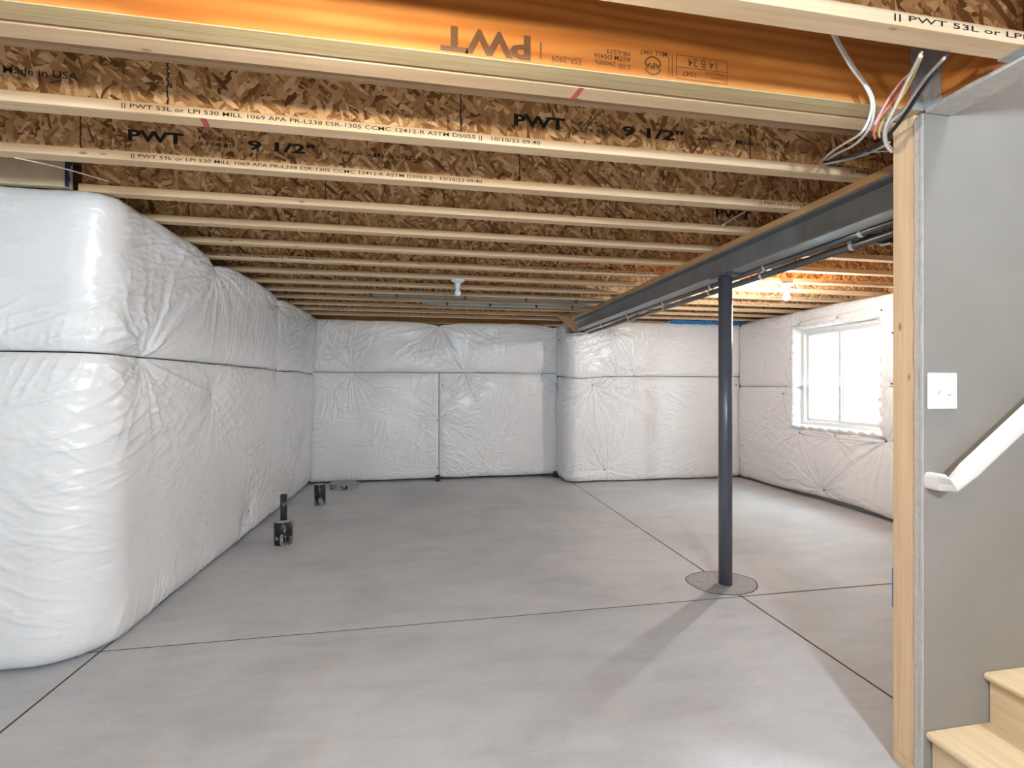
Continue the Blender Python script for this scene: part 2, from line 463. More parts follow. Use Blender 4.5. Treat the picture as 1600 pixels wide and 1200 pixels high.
# ------------------------------------------------------------------ floor joists
FW, FH, WT = 0.0635, 0.038, 0.010
ORD = ['second', 'third', 'fourth', 'fifth', 'sixth', 'seventh', 'eighth', 'ninth', 'tenth', 'eleventh', 'twelfth', 'thirteenth', 'fourteenth']
joists = {}
def make_joist(k, x0, x1, label):
    y = JY(k)
    root = empty('floor_joist', ((x0 + x1) / 2, y + FW / 2, ZJ))
    tag(root, label, 'joist', 'wood I-joists of the ceiling')
    obj('bottom_flange', B(x0, x1, y, y + FW, ZJ, ZJ + FH, bev=0.0015, seg=1), M['flange'], root)
    obj('top_flange', B(x0, x1, y, y + FW, ZT - FH, ZT, bev=0.0015, seg=1), M['flange'], root)
    yc = y + FW / 2
    obj('web', B(x0, x1, yc - WT / 2, yc + WT / 2, ZJ + FH - 0.004, ZT - FH + 0.004), M['osb'], root)
    joists[k] = root
    return root
for k in range(-10, 0):
    if k >= -2:
        x1 = 1.705
    else:
        x1 = XW + 0.1
    nm = {-1: 'wood I-joist hung from the stair header by a metal hanger'}.get(k)
    if nm is None:
        nm = 'wood I-joist, %s from the orange veneer beam on its stair side' % ORD[-k - 2]
    make_joist(k, -4.05, x1, nm)
for k in range(0, 14):
    x0 = -4.05 if k < 3 else -1.715 if k == 3 else -2.2
    if k == 0: nm = 'wood I-joist lying tight against the doubled orange veneer beam'
    else: nm = 'wood I-joist, %s from the orange veneer beam toward the back wall' % ORD[k - 1]
    make_joist(k, x0, XW + 0.1, nm)

LINE = '|| PWT 53L or LPI 530 MILL 1069 APA PR-L238 ESR-1305 CCMC 12412-R ASTM D5055 ||   10/10/23 09:40'
LINE36 = LINE.replace('09:40', '09:36')
def flange_line(k, xstart, body=LINE, length=1.515):
    r = joists[k]
    letter(r, body, xstart, xstart + length, JY(k), ZJ + 0.0085, ZJ + 0.0285, M['ink'], 0.006)
flange_line(1, X_at(190, JY(1))); flange_line(1, X_at(1330, JY(1)))
flange_line(2, X_at(205, JY(2))); flange_line(2, X_at(1187, JY(2)))
flange_line(0, X_at(1035, JY(0)) - 1.515)
flange_line(-1, 1.36 - 0.13, '|| PWT 53L or LPI', 0.44)
flange_line(6, X_at(493, JY(6)) - 1.515, LINE36); flange_line(6, X_at(792, JY(6))); flange_line(6, X_at(1285, JY(6)))
flange_line(8, X_at(1150, JY(8))); flange_line(9, X_at(1020, JY(9)))
def web_print(k, parts):
    r = joists[k]; yw = JY(k) + FW / 2 - WT / 2; zc = ZJ + 0.1205
    for body, p0, p1, h, mat, bold, dz in parts:
        letter(r, body, X_at(p0, yw), X_at(p1, yw), yw, zc - h / 2 + dz, zc + h / 2 + dz, M[mat], bold)
web_print(1, [('PWT', 803, 883, 0.050, 'ink', 0.035, 0.0), ('PWI 53L', 903, 950, 0.017, 'ink', 0.0, 0.012), ('LPI 530', 907, 955, 0.017, 'ink', 0.0, -0.014),
              ('9 1/2"', 972, 1068, 0.046, 'ink', 0.03, 0.0), ('<- 240 mm ->', 1076, 1140, 0.016, 'ink', 0.01, 0.0), ('Made in USA', 1150, 1218, 0.020, 'ink', 0.01, 0.0),
              ('Made in USA', 5, 122, 0.026, 'ink', 0.01, 0.0)])
web_print(2, [('PWT', 200, 287, 0.050, 'ink', 0.035, 0.0), ('PWI 53L', 311, 362, 0.017, 'ink', 0.0, 0.013), ('LPI 530', 314, 366, 0.017, 'ink', 0.0, -0.012),
              ('9 1/2"', 387, 492, 0.046, 'ink', 0.03, 0.0), ('<- 240 mm ->', 515, 580, 0.016, 'ink', 0.01, 0.0), ('Made in USA', 584, 660, 0.021, 'ink', 0.01, 0.0)])
web_print(3, [('PWT', 1118, 1174, 0.050, 'ink', 0.035, 0.0), ('PWI 53L', 1188, 1222, 0.017, 'ink', 0.0, 0.013), ('LPI 530', 1190, 1224, 0.017, 'ink', 0.0, -0.012), ('9 1/2"', 1238, 1296, 0.046, 'ink', 0.03, 0.0)])
def web_joint(k, px):
    yw = JY(k) + FW / 2 - WT / 2; x = X_at(px, yw); bm = bmesh.new(); random.seed(k * 97 + px)
    z = ZJ + FH
    while z < ZT - FH - 0.004:
        dx = random.uniform(-0.0025, 0.0025)
        box(bm, x + dx - 0.0022, x + dx + 0.0022, yw - 0.0012, yw + 0.001, z, z + 0.011); z += 0.010
    obj('web_joint', bm, M['joint'], joists[k])
for k, px in ((1, 262), (1, 1172), (1, 720), (2, 812), (2, 126), (3, 509), (3, 1114), (4, 295), (4, 530), (5, 328), (5, 900), (6, 680), (7, 860)):
    web_joint(k, px)
def red_mark(k, px, w):
    y = JY(k); x = X_at(px, y)
    bm = bmesh.new(); prism(bm, [(x, y + 0.001), (x + w, y + 0.001), (x + w - 0.012, y + FW - 0.001), (x - 0.012, y + FW - 0.001)], 'z', ZJ - 0.0008, ZJ + 0.0005)
    obj('crayon_mark', bm, M['red'], joists[k])
red_mark(0, 905, 0.018); red_mark(1, 312, 0.022); red_mark(2, 1246, 0.012)

# ------------------------------------------------------------------ doubled veneer beam and stair header
LY0, LY1 = 1.400, 1.468
t = empty('veneer_header_beam', (0, (LY0 + LY1) / 2, ZJ)); tag(t, 'orange laminated veneer beam of two plies stamped with upside-down lettering', 'beam')
ym = (LY0 + LY1) / 2
for a, b in ((LY0, ym - 0.001), (ym + 0.001, LY1)):
    p = obj('ply', B(-4.05, XW + 0.1, a, b, ZJ + 0.003, ZT, bev=0.001, seg=1), M['lvl'], t)
    e = obj('bottom_edge', B(-4.05, XW + 0.1, a, b, ZJ, ZJ + 0.0029), M['lvl_edge'], p)
def stamp(body, p0, p1, yt, yb, bold=0.01, mat='ink_brown'):
    pm = (p0 + p1) / 2
    za, zb = at_y(pm, yb, LY0).z, at_y(pm, yt, LY0).z
    letter(t, body, X_at(p0, LY0), X_at(p1, LY0), LY0, za, zb, M[mat], bold, True, 'stamp')
stamp('PWT', 688, 829, 47, 87, 0.035)
stamp('ESR-2909', 862, 908, 89, 99)
stamp('PR-L233', 948, 984, 79, 86); stamp('ASTM D5456', 928, 985, 86.5, 94); stamp('2900Fb', 929, 962, 95, 102); stamp('2.0E', 966, 985, 101, 108)
stamp('MILL 1047', 1000, 1042, 79, 87)
stamp('14 B 24', 1075, 1120, 94, 107, 0.006); stamp('1047', 1066, 1087, 111.5, 120, 0.006); stamp('Machine', 1102, 1132, 114, 119, 0.0); stamp('Operator', 1112, 1132, 121, 126, 0.0)
def face_bar(parent, pa, pb, w, mat, y=LY0, name='stamp'):
    a, b = at_y(pa[0], pa[1], y), at_y(pb[0], pb[1], y); d = (b - a).normalized(); n = Vector((-d.z, 0, d.x)) * w / 2
    me = bpy.data.meshes.new(name); me.from_pydata([tuple(v + Vector((0, -0.0008, 0))) for v in (a - n, b - n, b + n, a + n)], [], [(0, 1, 2, 3)])
    mesh_obj(name, me, mat, parent)
A_, B_, C_, D_ = (1057, 85.5), (1136, 96.5), (1136, 132), (1057, 122.5)
for pa, pb in ((A_, B_), (B_, C_), (C_, D_), (D_, A_), ((1057, 104.5), (1136, 113.5)), ((1045, 84), (1045, 120)), ((1050, 84), (1050, 121))):
    face_bar(t, pa, pb, 0.0022, M['ink_brown'])
face_bar(t, (845, 66), (845, 93), 0.004, M['ink_brown'])
# round approval mark: two arcs with lettering between
cen = at_y(1020, 103, LY0); R = 0.030; bmx = bmesh.new()
for s0 in (0.35, 0.35 + math.pi):
    prev = None
    for i in range(13):
        a = s0 + (math.pi - 0.7) * i / 12
        v = [bmx.verts.new((cen.x + r * math.cos(a), LY0 - 0.0008, cen.z + r * math.sin(a))) for r in (R, R - 0.005)]
        if prev: bmx.faces.new([prev[0], v[0], v[1], prev[1]])
        prev = v
obj('stamp', bmx, M['ink_brown'], t)
letter(t, 'APA', cen.x - R * 0.98, cen.x + R * 0.98, LY0, cen.z - 0.009, cen.z + 0.009, M['ink_brown'], 0.03, True, 'stamp')

HX0, HX1 = 1.722, 1.812
t = empty('stair_header', ((HX0 + HX1) / 2, 0, ZJ)); tag(t, 'orange veneer header running over the foot of the stairs, underside boarded', 'beam')
obj('header_ply', B(HX0, HX0 + 0.044, SY0 - 0.2, LY0 - 0.002, ZJ + 0.004, ZT), M['lvl'], t)
obj('header_ply', B(HX0 + 0.046, HX1, SY0 - 0.2, LY0 - 0.002, ZJ + 0.004, ZT), M['lvl'], t)
obj('soffit_board', B(HX0 - 0.004, HX1 + 0.013, SY0 - 0.2, 1.388, ZJ - 0.012, ZJ + 0.003), M['gypsum'], t)
obj('side_board', B(HX1 + 0.001, HX1 + 0.013, SY0 - 0.2, 1.388, ZJ + 0.003, ZT + 0.02), M['drywall'], t)
# joist hangers
def hanger(x, y0, y1, label):
    bm = bmesh.new()
    box(bm, x - 0.05, x, y0 - 0.003, y0 - 0.001, ZJ - 0.001, ZJ + 0.19)
    box(bm, x - 0.05, x, y1 + 0.001, y1 + 0.003, ZJ - 0.001, ZJ + 0.19)
    box(bm, x - 0.05, x, y0 - 0.003, y1 + 0.003, ZJ - 0.003, ZJ - 0.001)
    tag(obj('joist_hanger', bm, M['galv']), label, 'bracket')
hanger(1.7205, JY(-1), JY(-1) + FW, 'galvanised hanger carrying the joist end at the stair header')
bm = bmesh.new()
box(bm, HX0 - 0.003, HX0 - 0.001, LY0 - 0.062, LY0 - 0.003, ZJ - 0.001, ZJ + 0.22); box(bm, HX0 - 0.055, HX0 - 0.001, LY0 - 0.003, LY0 - 0.001, ZJ, ZJ + 0.22)
for zz in (0.03, 0.07, 0.11, 0.15, 0.19):
    box(bm, HX0 - 0.006, HX0 - 0.003, LY0 - 0.035, LY0 - 0.027, ZJ + zz, ZJ + zz + 0.008)
tag(obj('angle_bracket', bm, M['galv']), 'tall grey steel bracket in the corner between veneer beam and stair header', 'bracket')

# ------------------------------------------------------------------ steel beam, plate, column
ZB = EYE + 0.775
BX0, BX1, ZBT = 2.0, 2.125, ZJ - 0.040
bxm = (BX0 + BX1) / 2
bm = bmesh.new()
Iprof = [(BX0, ZB), (BX1, ZB), (BX1, ZB + 0.011), (bxm + 0.004, ZB + 0.014), (bxm + 0.004, ZBT - 0.014), (BX1, ZBT - 0.011), (BX1, ZBT), (BX0, ZBT), (BX0, ZBT - 0.011), (bxm - 0.004, ZBT - 0.014), (bxm - 0.004, ZB + 0.014), (BX0, ZB + 0.011)]
prism(bm, Iprof, 'y', 1.56, 6.78)
tag(obj('steel_beam', bm, M['beam']), 'dark grey steel I-beam carrying the joists', 'beam')
tag(obj('sill_plate', B(BX0 - 0.004, BX1 + 0.01, 1.52, 6.78, ZBT + 0.0005, ZJ - 0.0005, bev=0.002, seg=1), M['plate']), 'long wooden plate lying on top of the steel beam', 'plank')
cc = at_z(1130, 913, 0.0)
cx, cy = bxm, cc.y
t = empty('steel_column', (cx, cy, 0)); tag(t, 'dark blue-grey round steel column standing under the beam', 'column')
bm = bmesh.new(); lathe(bm, [(0.0455, -0.012), (0.0455, ZB - 0.012)], cx, cy, n=32); obj('shaft', bm, M['column'], t, False)
for p in t.children[-1].data.polygons:
    p.use_smooth = len(p.vertices) == 4
obj('cap_plate', B(cx - 0.062, cx + 0.062, cy - 0.085, cy + 0.085, ZB - 0.012, ZB - 0.0005, bev=0.001, seg=1), M['column'], t)
for s in (-1, 1):
    bm = bmesh.new(); prism(bm, [(cy + s * 0.05, ZB), (cy + s * 0.068, ZB), (cy + s * 0.085, ZB + 0.035), (cy + s * 0.075, ZB + 0.04)], 'x', BX0 - 0.006, BX0 - 0.001)
    obj('bent_tab', bm, M['beam'], t)
# patch of rough grout round the column foot
random.seed(5); bm = bmesh.new(); rng = []
vc = bm.verts.new((cx - 0.01, cy + 0.03, 0.004))
for ring, h in ((0.4, 0.005), (0.8, 0.0035), (1.0, 0.0008)):
    rng.append([bm.verts.new((cx - 0.01 + 0.245 * ring * (1 + 0.05 * math.sin(3 * a + 1) * ring + random.uniform(-.02, .02)) * math.cos(a), cy + 0.03 + 0.20 * ring * (1 + random.uniform(-.02, .02)) * math.sin(a), h + random.uniform(-0.0007, 0.0012))) for a in [2 * math.pi * i / 40 for i in range(40)]])
for i in range(40):
    j = (i + 1) % 40
    bm.faces.new([vc, rng[0][i], rng[0][j]])
    for a, b in zip(rng, rng[1:]): bm.faces.new([a[i], b[i], b[j], a[j]])
rb = [bm.verts.new((v.co.x, v.co.y, -0.004)) for v in rng[-1]]
for i in range(40): bm.faces.new([rng[-1][i], rb[i], rb[(i + 1) % 40], rng[-1][(i + 1) % 40]])
rimpts = [Vector((v.co.x, v.co.y, 0.001)) for v in rng[-1]]; rimpts.append(rimpts[0].copy())
gp = obj('grout_patch', bm, M['grout'])
obj('edge_gap', T(rimpts, 0.0035, 6, 0.5), M['groove'], gp)
tag(gp, 'rough round grout patch in the slab around the column foot', 'concrete patch')

# gas pipes along the beam
for i, (x, dz) in enumerate(((2.165, 0.001), (2.235, -0.028))):
    t = obj('gas_pipe', T([(x, 1.56, ZB + dz), (x, 6.4, ZB + dz)], 0.021, 14), M['steelpipe'], smooth=True)
    tag(t, ['black pipe running along the steel beam, the one right beside it', 'black pipe running along the steel beam, the outer of the two'][i], 'pipe')
    for y in (2.05, 2.75, 3.35, 4.1, 4.9, 5.7):
        y += i * 0.12
        bm = bmesh.new(); prev = None
        for q in range(13):
            a = math.pi + math.pi * q / 12
            v = [bm.verts.new((x + 0.0228 * math.cos(a), yy, ZB + dz + 0.0228 * math.sin(a))) for yy in (y, y + 0.022)]
            if prev: bm.faces.new([prev[0], v[0], v[1], prev[1]])
            prev = v
        for sx in (-1, 1):
            box(bm, x + sx * 0.0228 - 0.0006, x + sx * 0.0228 + 0.0006, y, y + 0.022, ZB + dz, ZJ)
        obj('strap', bm, M['strap'], t)
# dark pipe and light tubing across the far bay
a = at_z(1150, 492, ZJ - 0.03)
t = obj('black_pipe', T([(2.3, JY(3) - 0.10, ZJ - 0.025), (XW - 0.15, JY(3) - 0.10, ZJ - 0.025)], 0.028, 12), M['gas'], smooth=True)
tag(t, 'fat black pipe crossing below the joists between beam and window wall', 'pipe')
for x in (2.9, 3.8):
    obj('strap', B(x, x + 0.025, JY(3) - 0.132, JY(3) - 0.068, ZJ - 0.056, ZJ - 0.052), M['strap'], t)
pa, pb = at_z(660, 474, ZJ - 0.018), at_z(930, 483, ZJ - 0.018)
def tubing(name, x0, x1, y, mat, label, clips, r=0.011):
    t = obj(name, T([(x0, y, ZJ - 0.014), ((x0 + x1) / 2, y, ZJ - 0.016), (x1, y, ZJ - 0.014)], r, 10), M[mat], smooth=True)
    tag(t, label, 'pipe')
    for x in clips:
        obj('clip', B(x - 0.012, x + 0.012, y - 0.016, y + 0.016, ZJ - 0.03, ZJ + 0.0, bev=0.003, seg=1), M['clip'], t)
yb_ = JY(10) + 0.032; yg_ = JY(9) + 0.032
x0, x1 = X_at(660, yb_), BX0 - 0.02
tubing('water_tube', x0, x1, yb_, 'pex_blue', 'pale blue water tube clipped under a joist near the back wall', [X_at(p, yb_) for p in (699, 766, 838, 894)])
x0 = X_at(572, yg_)
tubing('water_tube', x0, BX0 - 0.02, yg_, 'pex_grey', 'dark grey water tube clipped under a joist before the blue one', [X_at(p, yg_) for p in (580, 620, 727, 822, 900)])
# short diagonal wooden brace at the far end of the beam
bm = bmesh.new()
p0, p1 = at_y(872, 488, 6.30), at_y(902, 515, 6.30)
d = (p1 - p0).normalized(); n = Vector((-d.z, 0, d.x)) * 0.045
prism(bm, [((p0 + n).x, (p0 + n).z), ((p0 - n).x, (p0 - n).z), ((p1 - n).x, (p1 - n).z), ((p1 + n).x, (p1 + n).z)], 'y', 6.28, 6.32)
tag(obj('brace', bm, M['plate']), 'short slanting board beside the far end of the steel beam', 'board')
# little squash blocks beside the beam
for k in (7, 8):
    tag(obj('wood_block', B(BX0 - 0.16, BX0 - 0.06, JY(k) + FW + 0.001, JY(k) + FW + 0.03, ZJ + 0.02, ZJ + 0.12, bev=0.002, seg=1), M['flange']),
        'small wooden block fixed to the %s joist by the steel beam' % ORD[k - 1], 'wood block')

# ------------------------------------------------------------------ insulation blankets
def straight_path(pts_fn):
    return pts_fn
def blanket(name, label, path, S0, S1, zb, zt, pins, seed, res=0.009, bulge=0.085, open_rect=None, edge_l=0.04, edge_r=0.04, wr=1.0, stray=(), edge_b=0.03, edge_t=0.035):
    """path(s, z) -> x, y, nx, ny (arrays).  pins: list of (s, z, strength, reach)"""
    ns = int((S1 - S0) / res) + 1; nz = int(1.0 * (np.max(zt(np.array([0.0]))) - np.min(zb(np.array([0.0])))) / res) + 1
    s1 = np.linspace(S0, S1, ns); w = np.linspace(0, 1, nz)
    s, ww = np.meshgrid(s1, w, indexing='ij')
    zlo, zhi = zb(s), zt(s)
    z = zlo + (zhi - zlo) * ww
    dl, dr, db, dt = s - S0, S1 - s, (z - zlo), (zhi - z)
    ed = lambda q, w_: 0.45 + 0.55 * (1 - np.exp(-q / w_))
    prof = ed(db, edge_b) * ed(dt, edge_t)
    if edge_l: prof = prof * ed(dl, edge_l)
    if edge_r: prof = prof * ed(dr, edge_r)
    if open_rect:
        a0, a1, b0, b1 = open_rect
        ox = np.maximum(np.maximum(a0 - s, s - a1), 0); oz = np.maximum(np.maximum(b0 - z, z - b1), 0)
        do = np.hypot(ox, oz); prof = prof * (0.25 + 0.75 * (1 - np.exp(-do / 0.07)))
    low = fbm(s * 1.6, z * 1.6, seed, 2) - 0.5
    d = bulge * prof * (1 + 0.5 * low)
    rs = np.random.RandomState(seed + 50)
    dimple = np.ones_like(d)
    rad = np.zeros_like(d)
    for (ps, pz, st, reach) in pins:
        dx, dz = s - ps, z - pz
        r = np.hypot(dx, dz) + 1e-4; th = np.arctan2(dz, dx)
        dimple = dimple * (1 - 0.97 * st * np.exp(-(r / 0.15) ** 0.85))
        th = th + 0.25 * (fbm(s * 5, z * 5, seed + 9, 2) - 0.5)
        for nfreq, amp, pw in ((9, 0.9, 1.0), (17, 1.0, 2.5), (29, 0.7, 3.0)):
            n = nfreq + rs.randint(-2, 3); tab = rs.rand(n); lenv = rs.rand(n)
            q = (th / (2 * math.pi) + 0.5) * n; qi = np.floor(q).astype(int); f = q - qi
            hgt = tab[qi % n]
            off = 0.3 + 0.4 * lenv[(qi * 3 + 1) % n]
            tri = np.where(f < off, f / off, (1 - f) / (1 - off))          # one fold per sector
            rid = tri ** pw * (0.35 + 0.65 * hgt)
            rl = reach * (0.45 + 1.3 * lenv[qi % n])
            rad += amp * (rid - 0.25) * (1 - np.exp(-r / 0.045)) * np.exp(-(r / rl) ** 1.3) * st
    d = d * dimple + 0.019 * wr * rad * np.minimum(prof * 2, 1)
    big_ = [p for p in pins if p[2] >= 0.8]
    for i_, p_ in enumerate(big_):                                        # taut folds from pin to pin
        for q_ in big_[i_ + 1:]:
            L_ = math.hypot(p_[0] - q_[0], p_[1] - q_[1])
            if L_ < 0.25 or L_ > 1.3: continue
            ux, uz = (q_[0] - p_[0]) / L_, (q_[1] - p_[1]) / L_
            al = (s - p_[0]) * ux + (z - p_[1]) * uz; ac = -(s - p_[0]) * uz + (z - p_[1]) * ux
            sag = (rs.rand() - 0.5) * 0.10 * L_
            for o_, wd, am in ((0.0, 0.014, 0.011), (0.05 * (rs.rand() - 0.5) + 0.03, 0.010, 0.007), (-0.035, 0.012, 0.006)):
                c_ = ac - (sag + o_) * np.sin(np.clip(al / L_, 0, 1) * math.pi)
                d = d + wr * am * np.exp(-(c_ / wd) ** 2) * np.clip(np.minimum(al, L_ - al) / 0.08, 0, 1)
    # free wrinkles: slanting ridges, patchy
    wx = s + 0.12 * fbm(s * 2, z * 2, seed + 20, 2); wz = z + 0.12 * fbm(s * 2 + 9, z * 2, seed + 21, 2)
    for ang, fr, st_, amp, sd in ((0.35, 16, 3.0, 0.0059499999999999996, 31), (-0.5, 19, 3.2, 0.0051, 37), (1.35, 17, 2.6, 0.0047599999999999995, 43), (0.08, 30, 4.5, 0.00272, 47)):
        u = wx * math.cos(ang) + wz * math.sin(ang); v = -wx * math.sin(ang) + wz * math.cos(ang)
        a = fbm(u * st_, v * fr, seed + sd, 3)
        mask = np.clip((fbm(s * 1.8, z * 1.8, seed + sd + 5, 2) - 0.5) * 6, 0, 1)
        d = d + wr * amp * 1.5 * (np.clip(1 - np.abs(2 * a - 1) * 5.0, 0, 1) - 0.3) * mask * np.minimum(prof * 1.5, 1)
    x, y, nx, ny = path(s, z)
    P = np.stack([x + nx * d, y + ny * d, z], -1)
    Q = np.stack([x - nx * 0.07, y - ny * 0.07, z], -1)
    keep = np.ones((ns - 1, nz - 1), bool)
    if open_rect:
        sc, zc = (s[:-1, :-1] + s[1:, 1:]) / 2, (z[:-1, :-1] + z[1:, 1:]) / 2
        keep = ~((sc > a0) & (sc < a1) & (zc > b0) & (zc < b1))
    idx = np.arange(ns * nz).reshape(ns, nz)
    f = np.stack([idx[:-1, :-1], idx[1:, :-1], idx[1:, 1:], idx[:-1, 1:]], -1)[keep]
    verts = P.reshape(-1, 3); faces = f.tolist()
    # close the edge back to the wall so that the blanket has thickness
    per = [idx[i, 0] for i in range(ns)] + [idx[-1, j] for j in range(1, nz)] + [idx[i, -1] for i in range(ns - 2, -1, -1)] + [idx[0, j] for j in range(nz - 2, 0, -1)]
    back = Q.reshape(-1, 3)[per]; base = len(verts)
    verts = np.concatenate([verts, back]); n = len(per)
    for i in range(n):
        j = (i + 1) % n
        faces.append([int(per[j]), int(per[i]), base + i, base + j])
    me = bpy.data.meshes.new(name); me.from_pydata(verts.tolist(), [], faces); me.update()
    t = tag(mesh_obj(name, me, M['vinyl'], None, True), label, 'insulation', 'white insulation blankets on the basement walls')
    used = set()
    for (ps, pz, st, reach) in list(pins) + list(stray):
        if st < 0.5 or not (S0 < ps < S1): continue
        i = int(round((ps - S0) / (S1 - S0) * (ns - 1))); i = min(max(i, 1), ns - 2)
        j = int(np.argmin(np.abs(z[i] - pz)))
        if j in (0, nz - 1): continue
        p = P[i, j]; nn = Vector((float(nx[i, j]), float(ny[i, j]), 0))
        bm = bmesh.new(); tube(bm, [Vector(p) - nn * 0.01, Vector(p) + nn * 0.009], 0.0105, 10)
        obj('pin', bm, M['pin'], t)
    return t

def const(v): return lambda s: np.zeros_like(s) + v
def wob(v, amp, fr, seed): return lambda s: v + amp * (fbm(s * fr, s * 0 + 0.5, seed, 3) - 0.5) * 2
# corner path: goes along +x on the near face, rounds an outward corner, then along +y
def left_path(s, z):
    lean = np.clip(z / 2.36, 0, 1); X = -1.705 + 0.105 * lean ** 1.3; Y0 = 2.725 - 0.02 * lean
    R = 0.24 - 0.17 * lean
    L1 = (X - R) - (-4.0); La = R * math.pi / 2
    # s: 0..2.33 is the near face, ..+0.4 the arc, rest the long wall: stretch each part to fit
    a = np.clip(s / 2.2, 0, 1); b = np.clip((s - 2.2) / 0.35, 0, 1); c = np.clip((s - 2.55) / 4.2, 0, 1)
    ang = b * math.pi / 2
    x = -4.0 + L1 * a; y = Y0 + 0 * s
    x = x + R * np.sin(ang); y = y + R * (1 - np.cos(ang))
    y = y + c * (7.16 - (Y0 + R))
    return x, y, np.sin(ang), -np.cos(ang)
def left_s(y): return 2.55 + (y - (2.67 + 0.2)) / (7.16 - 2.87) * 4.2
def pl(px, py, st=1.0, reach=0.22, X=-1.60):
    p = at_x(px, py, X); return (left_s(p.y), p.z, st, reach)
seam = 1.568
pl_all = [pl(233, 561, 1, 0.32), pl(437, 577, 1, 0.2), pl(338, 423, 0.9, 0.3), pl(433, 480, 0.8, 0.25), pl(339, 617, 1, 0.25), pl(396, 800, 0.6, 0.35)]
def ltop(s):
    base = 2.355 + 0 * s
    for px, py, dz in ((338, 423, 0.07), (433, 480, 0.05)):
        ps = pl(px, py)[0]; base = base - dz * np.exp(-np.abs(s - ps) / 0.12)
    return base + 0.012 * (fbm(s * 7, s * 0, 3, 3) - 0.5)
def lseam(s): return seam + 0.02 * (fbm(s * 1.5, s * 0 + 2, 8, 2) - 0.5)
up = lambda P, z=1.5: [p for p in P]
blanket('insulation_blanket', 'white vinyl-faced insulation along the left wall above its horizontal seam', left_path, 0.9, 6.75, lambda s: lseam(s) + 0.004, ltop,
        [p for p in pl_all if p[1] > 1.4], 101, bulge=0.08, edge_l=0, edge_r=0.05)
blanket('insulation_blanket', 'white vinyl-faced insulation along the left wall below its horizontal seam', left_path, 0.9, 6.75,
        lambda s: 0.012 + 0.02 * fbm(s * 3, s * 0, 77, 2), lambda s: lseam(s) - 0.006, [p for p in pl_all if p[1] < 1.62], 140, bulge=0.08, edge_l=0, edge_r=0.05, edge_b=0.04)

# back wall (runs along +x, faces the camera)
def back_path(s, z):
    return s, 7.165 + 0 * s, 0 * s, -1 + 0 * s
def pb_(px, py, st=1.0, reach=0.22):
    p = at_y(px, py, 7.10); return (p.x, p.z, st, reach)
xa, xs, xe = -1.66, X_at(686, 7.1), 1.975
pb_all = [pb_(550, 582, 1, 0.3), pb_(686, 510, 1, 0.32), pb_(726, 582, 1, 0.28), pb_(691, 602, 0.7, 0.12), pb_(684, 657, 0.8, 0.15), pb_(684, 732, 0.7, 0.15), pb_(847, 586, 0.8, 0.18), pb_(872, 521, 0.9, 0.25), pb_(874, 604, 0.8, 0.2)]
def btop(s): return 2.345 - 0.06 * np.exp(-np.abs(s - pb_(686, 510)[0]) / 0.22) - 0.05 * np.exp(-np.abs(s - 1.9) / 0.15) + 0.012 * (fbm(s * 6, s * 0, 5, 3) - 0.5)
bs = pb_(600, 582)[1]
def bseam(s): return bs + 0.012 * (fbm(s * 2, s * 0, 11, 2) - 0.5) + 0.0 * s
blanket('insulation_blanket', 'white vinyl-faced insulation on the back wall above the seam', back_path, xa, xe, lambda s: bseam(s) + 0.003, btop, [p for p in pb_all if p[1] > bs - 0.05], 201, edge_l=0.05)
blanket('insulation_blanket', 'white vinyl-faced insulation low on the back wall, the sheet by the left wall', back_path, xa, xs - 0.004, lambda s: 0.02 + 0.03 * fbm(s * 2, s * 0, 87, 2), lambda s: bseam(s) - 0.004, [p for p in pb_all if p[1] < bs + 0.05 and p[0] < xs + 0.1], 230)
blanket('insulation_blanket', 'white vinyl-faced insulation low on the back wall, the sheet by the jutting corner', back_path, xs + 0.004, xe, lambda s: 0.03 + 0.03 * fbm(s * 2, s * 0, 88, 2), lambda s: bseam(s) - 0.004, [p for p in pb_all if p[1] < bs + 0.05 and p[0] > xs - 0.1], 260)

# jutting wall section: return face, outward corner, long face
def bump_path(s, z):
    R = 0.13; X = 2.01; Y = 6.585
    a = np.clip(s / 0.45, 0, 1); b = np.clip((s - 0.45) / 0.2, 0, 1); c = np.clip((s - 0.65) / 2.6, 0, 1)
    ang = b * math.pi / 2
    y = 7.14 - (7.14 - Y - R) * a - R * np.sin(ang); x = X + R * (1 - np.cos(ang)) + c * (4.70 - X - R)
    return x, y, -np.cos(ang), -np.sin(ang)
def pp(px, py, st=1.0, reach=0.22):
    p = at_y(px, py, 6.52); return (0.65 + (p.x - 2.11) / (4.70 - 2.11) * 2.6, p.z, st, reach)
pp_all = [pp(950, 511, 1, 0.35), pp(991, 587, 1, 0.25), pp(964, 588, 0.8, 0.2), pp(925, 602, 1, 0.5), pp(944, 735, 1, 0.4), pp(1152, 602, 0.6, 0.2), (0.1, 1.36, 0.6, 0.2), (0.12, 2.1, 0.7, 0.2)]
ps_ = pp(991, 588)[1]
def pseam(s): return ps_ + 0.015 * (fbm(s * 2.2, s * 0, 15, 2) - 0.5) - 0.03 * np.exp(-((s - 0.7) / 0.25) ** 2)
blanket('insulation_blanket', 'white vinyl-faced insulation on the jutting wall section above the seam', bump_path, 0.0, 3.25, lambda s: pseam(s) + 0.003,
        lambda s: 2.32 - 0.16 * np.clip((s - 0.36) / 0.09, 0, 1) + 0.17 * np.clip((s - 0.74) / 0.12, 0, 1) + 0.01 * fbm(s * 6, s * 0, 19, 3), [p for p in pp_all if p[1] > ps_ - 0.04], 301)
blanket('insulation_blanket', 'white vinyl-faced insulation on the jutting wall section below the seam', bump_path, 0.0, 3.25, lambda s: 0.012 + 0.02 * fbm(s * 2, s * 0, 89, 2), lambda s: pseam(s) - 0.004, [p for p in pp_all if p[1] < ps_ + 0.04], 330)

